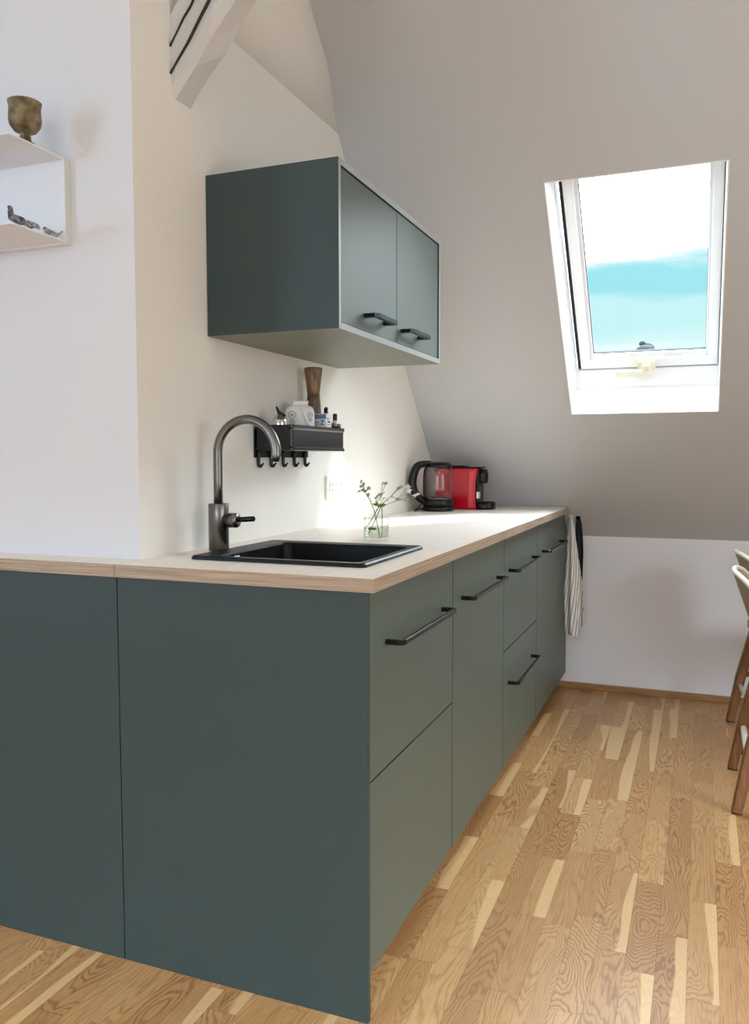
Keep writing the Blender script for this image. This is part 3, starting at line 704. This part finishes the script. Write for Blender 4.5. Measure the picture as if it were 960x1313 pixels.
# ------------------------------------------------------------------ double socket
so = thing('wall_socket', 'white double power socket on the back wall between rack and vase', 'socket', (XW, 1.18, 1.04))
bm = BM(); box(bm, XW + .0003, XW + .009, 1.100, 1.260, 1.000, 1.080, .003); obj('cover_plate', bm, M_PLASTIC, so)
for yy in (1.142, 1.220):
    bm = BM(); lathe(bm, [(.0265, .0088), (.0265, .0105), (.0215, .0105), (.0205, .0092), (.001, .0092)], (XW, yy, 1.040), 28, 'x'); i_ = obj('socket_insert', bm, mat('socket_white', (216, 214, 208), .4), so)
    for dz in (-.0095, .0095):
        bm = BM(); lathe(bm, [(.0028, .0092), (.0028, .0098)], (XW, yy, 1.040 + dz), 12, 'x'); obj('contact_hole', bm, M_GASKET, i_)

# ------------------------------------------------------------------ glass vase with sprigs
VX, VY = -.27, .702
vz = thing('glass_vase', 'small round clear glass vase half full of water beside the sink', 'vase', (VX, VY, ZT))
bm = BM(); lathe(bm, [(.034, ZT + .0004), (.0358, ZT + .003), (.0360, ZT + .066), (.0345, ZT + .066), (.0343, ZT + .010), (.001, ZT + .008)], (VX, VY, 0), 40); obj('vase_glass', bm, M_VASEGLASS, vz)
bm = BM(); lathe(bm, [(.0335, ZT + .0105), (.0338, ZT + .040), (.001, ZT + .040)], (VX, VY, 0), 40); obj('water', bm, M_WATER, vz)
CR = Vector((cy, sy, 0))       # rightwards as seen from the kitchen entrance
CF = Vector((-sy, cy, 0))
def vp(du, dz, dd=0.0): return Vector((VX, VY, ZT)) + CR * du + CF * dd + Vector((0, 0, dz))
def blossom(bm, c, r, n=5):
    c = Vector(c); ax = Vector((random.uniform(-.6, .8), random.uniform(-1, 0), random.uniform(.1, .9))).normalized()
    a = ax.orthogonal().normalized(); b = ax.cross(a)
    for k in range(n):
        t0 = 2 * PI * k / n + random.random() * .3; d = a * math.cos(t0) + b * math.sin(t0); e = ax.cross(d)
        pts = [c, c + d * r * .55 + e * r * .38 + ax * r * .15, c + d * r + ax * r * .1, c + d * r * .55 - e * r * .38 + ax * r * .15]
        lo = [p - ax * r * .06 for p in pts]
        A_ = [bm.verts.new(p) for p in pts]; B_ = [bm.verts.new(p) for p in lo]
        bm.faces.new(A_); bm.faces.new(B_[::-1])
        for i in range(4): bm.faces.new((A_[i], B_[i], B_[(i + 1) % 4], A_[(i + 1) % 4]))
def leaf(bm, c, d, ln_, wd):
    c = Vector(c); d = Vector(d).normalized(); n = d.orthogonal().normalized(); s_ = d.cross(n)
    L0 = [c, c + d * ln_ * .35 + s_ * wd, c + d * ln_ * .7 + s_ * wd * .7, c + d * ln_, c + d * ln_ * .7 - s_ * wd * .7, c + d * ln_ * .35 - s_ * wd]
    A_ = [bm.verts.new(p + n * .0004) for p in L0]; B_ = [bm.verts.new(p - n * .0004) for p in L0]
    bm.faces.new(A_); bm.faces.new(B_[::-1])
    for i in range(6): bm.faces.new((A_[i], B_[i], B_[(i + 1) % 6], A_[(i + 1) % 6]))
def sprig(label, foot, mid, tips, kind, leaves=()):
    t_ = thing('flower_sprig', label, 'flower', (VX, VY, ZT + .012), 0, 'sprigs in the vase')
    bm = BM(); tube(bm, smoothpath([foot, (Vector(foot) + Vector(mid)) / 2 + CR * .001, mid], 5), .0013, 7)
    for tp_ in tips:
        q = Vector(tp_[0]); base_ = Vector(tp_[1]) if tp_[1] is not None else Vector(mid)
        tube(bm, smoothpath([base_, (base_ + q) / 2 + Vector((0, 0, .002)), q], 3), .0007, 6)
    obj('stem', bm, M_STEM, t_)
    for tp_ in tips:
        bm = BM(); r = tp_[2] * 1.25
        blossom(bm, tp_[0], r); blossom(bm, tp_[0] + Vector((.001, 0, .001)), r * .7)
        obj('blossom', bm, M_PETAL if kind == 'w' else M_BUDW, t_)
    for c_, d_, l_, w_ in leaves:
        bm = BM(); leaf(bm, c_, d_, l_, w_ * 1.2); obj('leaf', bm, M_GREENLEAF, t_)
M_BUDW = mat('faded_petal', (176, 170, 150), 0.7)
def z8(px, py): return ((400 + px / 6 - 481) / 454, (693 - (600 + py / 6)) / 454)
def V8(px, py, d=0.0): a, b = z8(px, py); return vp(a, b, d)
lt_ = [(372, 103), (390, 123), (372, 140), (352, 180), (376, 170), (410, 175), (430, 153), (425, 205)]
j1 = V8(400, 180, -.004)
sprig('sprig of small faded blossoms leaning far left out of the vase', V8(515, 545, .006), V8(470, 320), [(V8(x, y, random.uniform(-.01, .01)), j1 if i < 7 else None, .0058) for i, (x, y) in enumerate(lt_)] + [(j1, None, .004)], 'b')
sprig('upright sprig rising straight from the vase centre, twin blossoms on top', V8(405, 470, .01), V8(505, 300), [(V8(537, 117), V8(520, 230), .0055), (V8(560, 118, .004), V8(520, 230), .0055), (V8(513, 203), V8(510, 250), .005), (V8(540, 192, -.004), V8(515, 250), .0055), (V8(497, 215), None, .005), (V8(482, 232, .006), None, .005), (V8(545, 232, -.006), None, .005)], 'b',
      [(V8(500, 300, -.004), (1, -.2, .6), .020, .006), (V8(505, 300), (-.5, .2, .8), .022, .006), (V8(510, 290), (.6, .5, .1), .022, .006), (V8(500, 285, .004), (-.8, -.3, .2), .016, .005), (V8(490, 470), (-1, -.3, .1), .017, .005)])
j3 = V8(600, 222)
sprig('sprig arching right with pale half-open blossoms in front of the wall', V8(430, 500, -.006), V8(525, 290), [(V8(680, 143), j3, .0062), (V8(660, 155, .005), j3, .0058), (V8(607, 212), None, .005), (V8(645, 237), j3, .005), (V8(570, 245), None, .004)], 'b')
j4 = V8(640, 255)
sprig('sprig stretching farthest right with open white blossoms before the kettle', V8(530, 530, 0), V8(530, 300), [(V8(695, 235), j4, .0075), (V8(730, 155, .03), j4, .010), (V8(742, 180, .03), j4, .0085), (V8(800, 212, .03), j4, .0115), (j4, None, .003)], 'w',
      [(V8(690, 240), (.6, .3, -.3), .010, .003), (V8(790, 222, .03), (-.5, 0, -.6), .010, .004), (V8(420, 470, 0), (.9, .1, .2), .018, .005)])

# ------------------------------------------------------------------ kettle
KX, KYY = -.498, 2.035
kt = thing('electric_kettle', 'glass electric kettle with black handle and base in the far corner', 'kettle', (KX, KYY, ZT))
bm = BM(); lathe(bm, [(.068, ZT + .0004), (.070, ZT + .004), (.070, ZT + .018), (.066, ZT + .021)], (KX, KYY, 0), 40); obj('power_base', bm, M_BLACK, kt)
bm = BM(); lathe(bm, [(.066, ZT + .022), (.0695, ZT + .026), (.0695, ZT + .050), (.067, ZT + .053)], (KX, KYY, 0), 40); obj('heating_base', bm, M_BLACK, kt)
bm = BM(); lathe(bm, [(.0672, ZT + .053), (.0676, ZT + .057), (.0668, ZT + .058)], (KX, KYY, 0), 40); obj('steel_ring', bm, M_STEEL, kt)
bm = BM(); lathe(bm, [(.0665, ZT + .058), (.0675, ZT + .10), (.065, ZT + .16), (.058, ZT + .197), (.056, ZT + .197), (.063, ZT + .16), (.0655, ZT + .10), (.0645, ZT + .058)], (KX, KYY, 0), 40, closed=True); obj('glass_jug', bm, M_KETGLASS, kt)
bm = BM(); lathe(bm, [(.0585, ZT + .192), (.0595, ZT + .197), (.0588, ZT + .206), (.045, ZT + .214), (.012, ZT + .217), (.001, ZT + .217)], (KX, KYY, 0), 36); obj('lid', bm, M_BLACK, kt)
bm = BM(); lathe(bm, [(.030, ZT + .058), (.030, ZT + .062), (.001, ZT + .062)], (KX, KYY, 0), 30); obj('inner_plate', bm, M_STEEL, kt)
hd = Vector((-.66, -.75, 0)).normalized()
def kp(r, z): return Vector((KX, KYY, ZT + z)) + hd * r
bm = BM(); pts = smoothpath([kp(.040, .209), kp(.080, .207), kp(.108, .196), kp(.126, .160), kp(.131, .120), kp(.120, .085), kp(.092, .055), kp(.062, .038)], 6)
rr_ = [.011 + .004 * math.sin(PI * i / (len(pts) - 1)) for i in range(len(pts))]
tube(bm, pts, rr_, shape=[(1.1, .55), (.6, .9), (-.6, .9), (-1.1, .55), (-1.1, -.55), (-.6, -.9), (.6, -.9), (1.1, -.55)]); obj('handle', bm, M_BLACK, kt)
bm = BM(); tube(bm, smoothpath([kp(.0665, .058), kp(.0695, .10), kp(.068, .16), kp(.060, .196)], 5), .0075, 8); obj('handle_strip', bm, M_BLACK, kt)
bm = BM(); sdir = -hd
tube(bm, [Vector((KX, KYY, ZT + .192)) + sdir * .050, Vector((KX, KYY, ZT + .200)) + sdir * .066], [.014, .008], 12); obj('spout_lip', bm, M_BLACK, kt)
bm = BM(); tube(bm, smoothpath([kp(.068, .008), kp(.095, .012), kp(.118, .0045), (-.600, 2.05, ZT + .0045), (-.604, 2.13, ZT + .03), (-.607, 2.17, ZT + .06)], 6), .0032, 8); obj('cord', bm, M_BLACK, kt)

# ------------------------------------------------------------------ coffee machine
CY0, CY1 = 2.165, 2.275
cf = thing('coffee_machine', 'small red capsule coffee machine with black drip tray beside the kettle', 'coffee machine', (-.42, (CY0 + CY1) / 2, ZT))
bm = BM()
side_ = [(-.540, ZT + .002), (-.362, ZT + .002), (-.366, ZT + .06), (-.364, ZT + .12), (-.354, ZT + .186), (-.540, ZT + .186), (-.552, ZT + .165), (-.552, ZT + .02)]
prism(bm, side_, 'y', CY0, CY1); bmesh.ops.bevel(bm, geom=list(bm.edges), offset=.004, segments=2, affect='EDGES', profile=.5)
obj('housing', bm, M_RED, cf)
bm = BM(); prism(bm, [(-.400, ZT + .01), (-.372, ZT + .01), (-.376, ZT + .06), (-.374, ZT + .12), (-.364, ZT + .176), (-.392, ZT + .176)], 'y', CY0 - .004, CY0 + .001)
bmesh.ops.bevel(bm, geom=list(bm.edges), offset=.002, segments=1, affect='EDGES', profile=.5)
obj('side_trim', bm, mat('bright_red', (214, 30, 58), .15), cf, label='raised lighter red side strip')
bm = BM(); box(bm, -.548, -.342, CY0 + .003, CY1 - .003, ZT + .186, ZT + .193, .003); box(bm, -.52, -.42, CY0 + .012, CY1 - .012, ZT + .193, ZT + .199, .003); obj('top_lever', bm, M_BLACK, cf)
bm = BM(); box(bm, -.362, -.350, CY0 + .010, CY1 - .010, ZT + .02, ZT + .180, .004); obj('front_plate', bm, M_BLACK, cf)
bm = BM(); lathe(bm, [(.020, ZT + .118), (.026, ZT + .124), (.028, ZT + .158), (.022, ZT + .182)], (-.346, (CY0 + CY1) / 2, 0), 28); obj('coffee_outlet', bm, M_BLACK, cf)
bm = BM(); loft(bm, [oval(-.335, (CY0 + CY1) / 2, .048, .048, ZT + .0004), oval(-.335, (CY0 + CY1) / 2, .050, .050, ZT + .006), oval(-.335, (CY0 + CY1) / 2, .050, .050, ZT + .030), oval(-.335, (CY0 + CY1) / 2, .046, .046, ZT + .033),
                         oval(-.335, (CY0 + CY1) / 2, .044, .044, ZT + .028)], True, True, True)
for v in bm.verts: v.co.x = max(v.co.x, -.362)
obj('drip_tray', bm, M_BLACK, cf)
bm = BM(); box(bm, -.3500, -.3492, CY0 + .014, CY0 + .034, ZT + .052, ZT + .080); box(bm, -.3610, -.3505, CY0 + .0085, CY0 + .0098, ZT + .050, ZT + .080)
obj('rating_label', bm, M_PLASTIC, cf, label='small white printed label')
bm = BM(); bars(bm, [(CY0 + .017, CY0 + .031, ZT + .070, ZT + .073), (CY0 + .017, CY0 + .028, ZT + .064, ZT + .066), (CY0 + .017, CY0 + .030, ZT + .058, ZT + .060)], -.3488, .0003)
obj('label_print', bm, M_BLACK, cf)

# ------------------------------------------------------------------ hooks, tea towel and oven cloth by the far cabinet
def slope_hook(x, y, m, label):
    z = slope_z(y)
    t_ = thing('wall_hook', label, 'hook', (x, y, z), 0, 'hooks on the roof slope')
    bm = BM(); vs = box(bm, x - .010, x + .010, -.0, .004, -.018, .018, 0)
    for v in vs:
        a, b = v.co.y, v.co.z
        q = Vector((v.co.x, y, z)) - OUT * a + UP * b; v.co = q
    obj('mount', bm, m, t_)
    bm = BM(); c = Vector((x, y, z)) - OUT * .004
    tube(bm, smoothpath([c, c - OUT * .014 + Vector((0, 0, -.004)), c - OUT * .024, c - OUT * .026 + Vector((0, 0, .012))], 4), .0055, 8); obj('peg', bm, m, t_)
    return t_
slope_hook(.006, 2.572, M_WHITE, 'white hook holding the striped tea towel')
slope_hook(.038, 2.574, M_BLACK, 'black hook right of the white one, holding a black cloth')
def cloth(name, m, cx_, cyy, ztop, zbot, wfun, dfun, skew, label, cat, nu=40, nv=30, folds=5, amp=.010, zb=None, tilt=0):
    me = bpy.data.meshes.new(name); verts = []; faces = []; uvs = []
    for j in range(nv + 1):
        v = j / nv
        for i in range(nu + 1):
            u = i / nu; wd = wfun(v); zl = ztop + ((zb(u) if zb else zbot) - ztop) * v
            x = cx_ + skew(v) + (u - .5) * wd
            a = amp * (0.5 + v * .8)
            y = cyy + a * math.sin(u * folds * 2 * PI + 1.3 * v + .5) + .4 * a * math.sin(u * folds * 4.4 * PI + 2.0 + 3 * v)
            verts.append((x, y, zl)); uvs.append((u + tilt * v, v))
    for j in range(nv):
        for i in range(nu):
            a = j * (nu + 1) + i; faces.append((a, a + 1, a + nu + 2, a + nu + 1))
    me.from_pydata(verts, [], faces)
    uv = me.uv_layers.new(name='UVMap')
    for p_ in me.polygons:
        for li in p_.loop_indices: uv.data[li].uv = uvs[me.loops[li].vertex_index]
        p_.use_smooth = True
    me.materials.append(m)
    o = bpy.data.objects.new(name, me); COL.objects.link(o)
    sd = o.modifiers.new('thick', 'SOLIDIFY'); sd.thickness = .002; sd.offset = 0
    tag(o, label, cat); origin(o, (cx_, cyy, ztop)); return o
def tw(v): return .022 + .060 * min(1, v * 1.7) if v < .75 else .082
cloth('tea_towel', M_TOWEL, .008, 2.524, .840, .30, lambda v: .020 + .066 * min(1, (v / .62)) ** 1.1, None, lambda v: .004 + .022 * v, 'white tea towel with thin dark stripes hanging at the far cabinet', 'towel',
      folds=1.3, amp=.007, zb=lambda u: .285 + .012 * math.sin(u * 7) + (.055 if u > .68 else 0), tilt=1.0)
cloth('black_cloth', M_BLACKCLOTH, .038, 2.540, .838, .55, lambda v: .018 + .018 * math.sin(PI * min(v * .9 + .12, 1)), None, lambda v: .006 + .012 * v, 'narrow black cloth hanging behind the striped tea towel', 'cloth', nu=20, folds=1.5, amp=.005)

# ------------------------------------------------------------------ white shelf on the partition wall
sh = thing('wall_shelf', 'white wall shelf with thin top and bottom boards on the partition wall', 'shelf', (-1.1, YP, 1.64))
SXR, SYF = -.790, -.090
bm = BM(); box(bm, -1.45, SXR, YP - .020, YP - .0005, 1.636, 1.828, .001)
for f in bm.faces: f.material_index = 1 if f.normal.x > .5 else 0
obj('back_panel', bm, [M_SHELF, M_SHELF_G], sh)
bm = BM(); box(bm, -1.45, SXR - .001, SYF, YP - .020, 1.825, 1.829, .0008); obj('top_board', bm, M_SHELF, sh)
bm = BM(); box(bm, -1.45, SXR - .001, SYF, YP - .020, 1.639, 1.643, .0008); obj('bottom_board', bm, M_SHELF, sh)
gx, gy, gz = -.820, -.012, 1.8292
gb = thing('goblet', 'weathered brass goblet standing on top of the white shelf', 'goblet', (gx, gy, gz))
bm = BM()
lathe(bm, [(.026, gz), (.027, gz + .003), (.022, gz + .007), (.014, gz + .012), (.0125, gz + .026), (.014, gz + .030), (.027, gz + .036), (.036, gz + .048), (.039, gz + .062), (.0375, gz + .080), (.0375, gz + .094), (.040, gz + .104), (.0385, gz + .105),
           (.0355, gz + .094), (.0355, gz + .080), (.036, gz + .062), (.030, gz + .046), (.001, gz + .038)], (gx, gy, 0), 44)
for v in bm.verts: v.co = Vector((gx, gy, gz)) + (v.co - Vector((gx, gy, gz))) * .9
obj('cup', bm, M_BRONZE, gb)
def skinfig(name, pts, m, label, group, loc, rz=0):
    """pts: list of (parent index, x, y, z, r)"""
    pts = [(p_[0],) + tuple(q * FS for q in p_[1:4]) + (p_[4] * 1.35,) for p_ in pts]
    me = bpy.data.meshes.new(name); me.from_pydata([p_[1:4] for p_ in pts], [(p_[0], i) for i, p_ in enumerate(pts) if p_[0] >= 0], [])
    o = bpy.data.objects.new(name, me); COL.objects.link(o)
    sk_ = o.modifiers.new('skin', 'SKIN'); me.skin_vertices[0] if False else None
    if not me.skin_vertices: pass
    for i, p_ in enumerate(pts):
        me.skin_vertices[0].data[i].radius = (p_[4], p_[4]); me.skin_vertices[0].data[i].use_root = (i == 0)
    sb = o.modifiers.new('sub', 'SUBSURF'); sb.levels = 2; sb.render_levels = 2
    me.materials.append(m); o.location = loc; o.rotation_euler = (0, 0, rz)
    o['label'] = label; o['category'] = 'figurine'; o['group'] = group
    return o
zz = 1.643; FS = 1.22
ROTF = .376
skinfig('animal_figurine', [(-1, 0, 0, .008, .008), (0, .010, 0, .009, .0075), (1, .018, 0, .007, .005), (0, -.007, 0, .016, .006), (3, -.009, 0, .026, .0045), (4, -.008, 0, .033, .0045), (5, -.014, 0, .034, .002)], M_FIG,
        'dark blue-grey animal figurine with upright neck, first on the lower shelf board', 'figurines on the shelf', (-.806, -.062, zz), ROTF)
skinfig('animal_figurine', [(-1, 0, 0, .012, .007), (0, -.008, 0, .015, .006), (1, -.012, 0, .010, .003), (0, .010, 0, .010, .0045), (3, .018, 0, .003, .0025), (0, .0, .003, .004, .003)], M_FIG2,
        'grey and white animal figurine with lowered head, middle one on the lower board', 'figurines on the shelf', (-.806, -.020, zz), ROTF)
skinfig('animal_figurine', [(-1, 0, 0, .007, .006), (0, -.008, 0, .013, .005), (1, -.013, 0, .020, .004), (0, .010, 0, .005, .004), (3, .017, 0, .007, .002), (4, .022, 0, .013, .002)], M_FIG3,
        'speckled grey figurine with raised tail, nearest the shelf back panel', 'figurines on the shelf', (-.806, .042, zz), ROTF)

# ------------------------------------------------------------------ chairs at the right edge
def make_chair(label, loc, rz):
    t_ = thing('dining_chair', label, 'chair', (0, 0, 0), 0, 'chairs at the right edge')
    t_.location = (0, 0, 0)
    def leg(pts, r):
        bm = BM(); tube(bm, pts, r, shape=[(1, .7), (.7, 1), (-.7, 1), (-1, .7), (-1, -.7), (-.7, -1), (.7, -1), (1, -.7)], smooth=False)
        l_ = obj('leg', bm, M_CHAIRWOOD, t_)
        bm = BM(); p0 = pts[0]; box(bm, p0[0] - .016, p0[0] + .016, p0[1] - .016, p0[1] + .016, 0, .006, .002); obj('foot_pad', bm, M_RUBBER, l_)
    for s_ in (-1, 1):
        leg([(.005, s_ * .205, .005), (.040, s_ * .197, .20), (.095, s_ * .185, .43)], [.0165, .019, .020])
        leg([(.47, s_ * .205, .005), (.44, s_ * .197, .20), (.40, s_ * .185, .43)], [.0165, .019, .020])
    bm = BM(); tube(bm, [(.038, -.195, .165), (.038, .195, .165)], .011, 8); obj('stretcher', bm, M_CREAMEDGE, t_, label='pale rear stretcher')
    for s_ in (-1, 1):
        bm = BM(); tube(bm, [(.045, s_ * .197, .215), (.435, s_ * .197, .215)], .011, 8); obj('stretcher', bm, M_CHAIRWOOD, t_)
    bm = BM(); loft(bm, [[(p[0], p[1], z) for p in rrect(.055 + e, .475 - e, -.215 + e, .215 - e, .06)] for z, e in ((.425, .006), (.430, 0), (.452, 0), (.458, .006))], True, True, True); obj('seat', bm, M_TAUPE, t_)
    # curved shell back, narrower below
    def sh_pt(u, v, off=0):
        wd = .13 + .085 * v ** .8; th = u * 1.15
        y = wd * math.sin(th) / math.sin(1.15); x = .085 - .105 * v + (1 - math.cos(th)) * .11 + off
        z = .455 + .305 * v - .055 * (abs(u) ** 3) * v
        return (x, y, z)
    bm = BM(); nu, nv = 20, 12
    G1 = [[bm.verts.new(sh_pt(-1 + 2 * i / nu, j / nv)) for i in range(nu + 1)] for j in range(nv + 1)]
    G2 = [[bm.verts.new(sh_pt(-1 + 2 * i / nu, j / nv, .012)) for i in range(nu + 1)] for j in range(nv + 1)]
    for G, rev in ((G1, 0), (G2, 1)):
        for j in range(nv):
            for i in range(nu):
                q = (G[j][i], G[j][i + 1], G[j + 1][i + 1], G[j + 1][i]); f = bm.faces.new(q[::-1] if rev else q); f.smooth = True
    for j in range(nv):
        for i in (0, nu): bm.faces.new((G1[j][i], G1[j + 1][i], G2[j + 1][i], G2[j][i]))
    for i in range(nu):
        for j in (0, nv): bm.faces.new((G1[j][i], G1[j][i + 1], G2[j][i + 1], G2[j][i]))
    bk = obj('backrest', bm, M_TAUPE, t_)
    bm = BM(); edge = [sh_pt(1, j / 8, .006) for j in range(3, 9)][:-1] + [sh_pt(1 - 2 * i / 16, 1, .006) for i in range(17)] + [sh_pt(-1, j / 8, .006) for j in range(7, 2, -1)]
    tube(bm, edge, .009, 8); obj('edge_band', bm, M_CREAMEDGE, bk, label='pale rounded edge')
    t_.location = loc; t_.rotation_euler = (0, 0, rz)
    return t_
ch1 = make_chair('nearer wooden chair with curved pale-edged back, cut by the right picture edge', (.708, 1.572, 0), 0)
ch2 = copy_tree(ch1); ch2.location = (.738, 2.165, 0); ch2.rotation_euler = (0, 0, .10)
ch2['label'] = 'farther wooden chair with curved back, closest to the far white wall'

# ------------------------------------------------------------------ tree seen far off through the roof window
tr = thing('distant_tree', 'tiny hazy treetop far away at the bottom of the roof window', 'tree', (-2.0, 38.5, -6.5))
bm = BM(); tube(bm, [(-2.0, 38.5, -6.5), (-2.0, 38.5, 2.0), (-2.0, 38.5, 5.2)], [.35, .25, .1], 10); obj('trunk', bm, M_BARK, tr)
bm = BM()
for k in range(26):
    f = k / 25; zc_ = .7 + 5.62 * f; rr2 = 2.3 * (1 - f) ** .6 + .25
    a = k * 2.4; ball(bm, (-2.0 + .35 * rr2 * math.cos(a), 38.5 + .35 * rr2 * math.sin(a), zc_), rr2 * .62, 2, (1, 1, .8))
obj('crown', bm, M_TREE, tr)
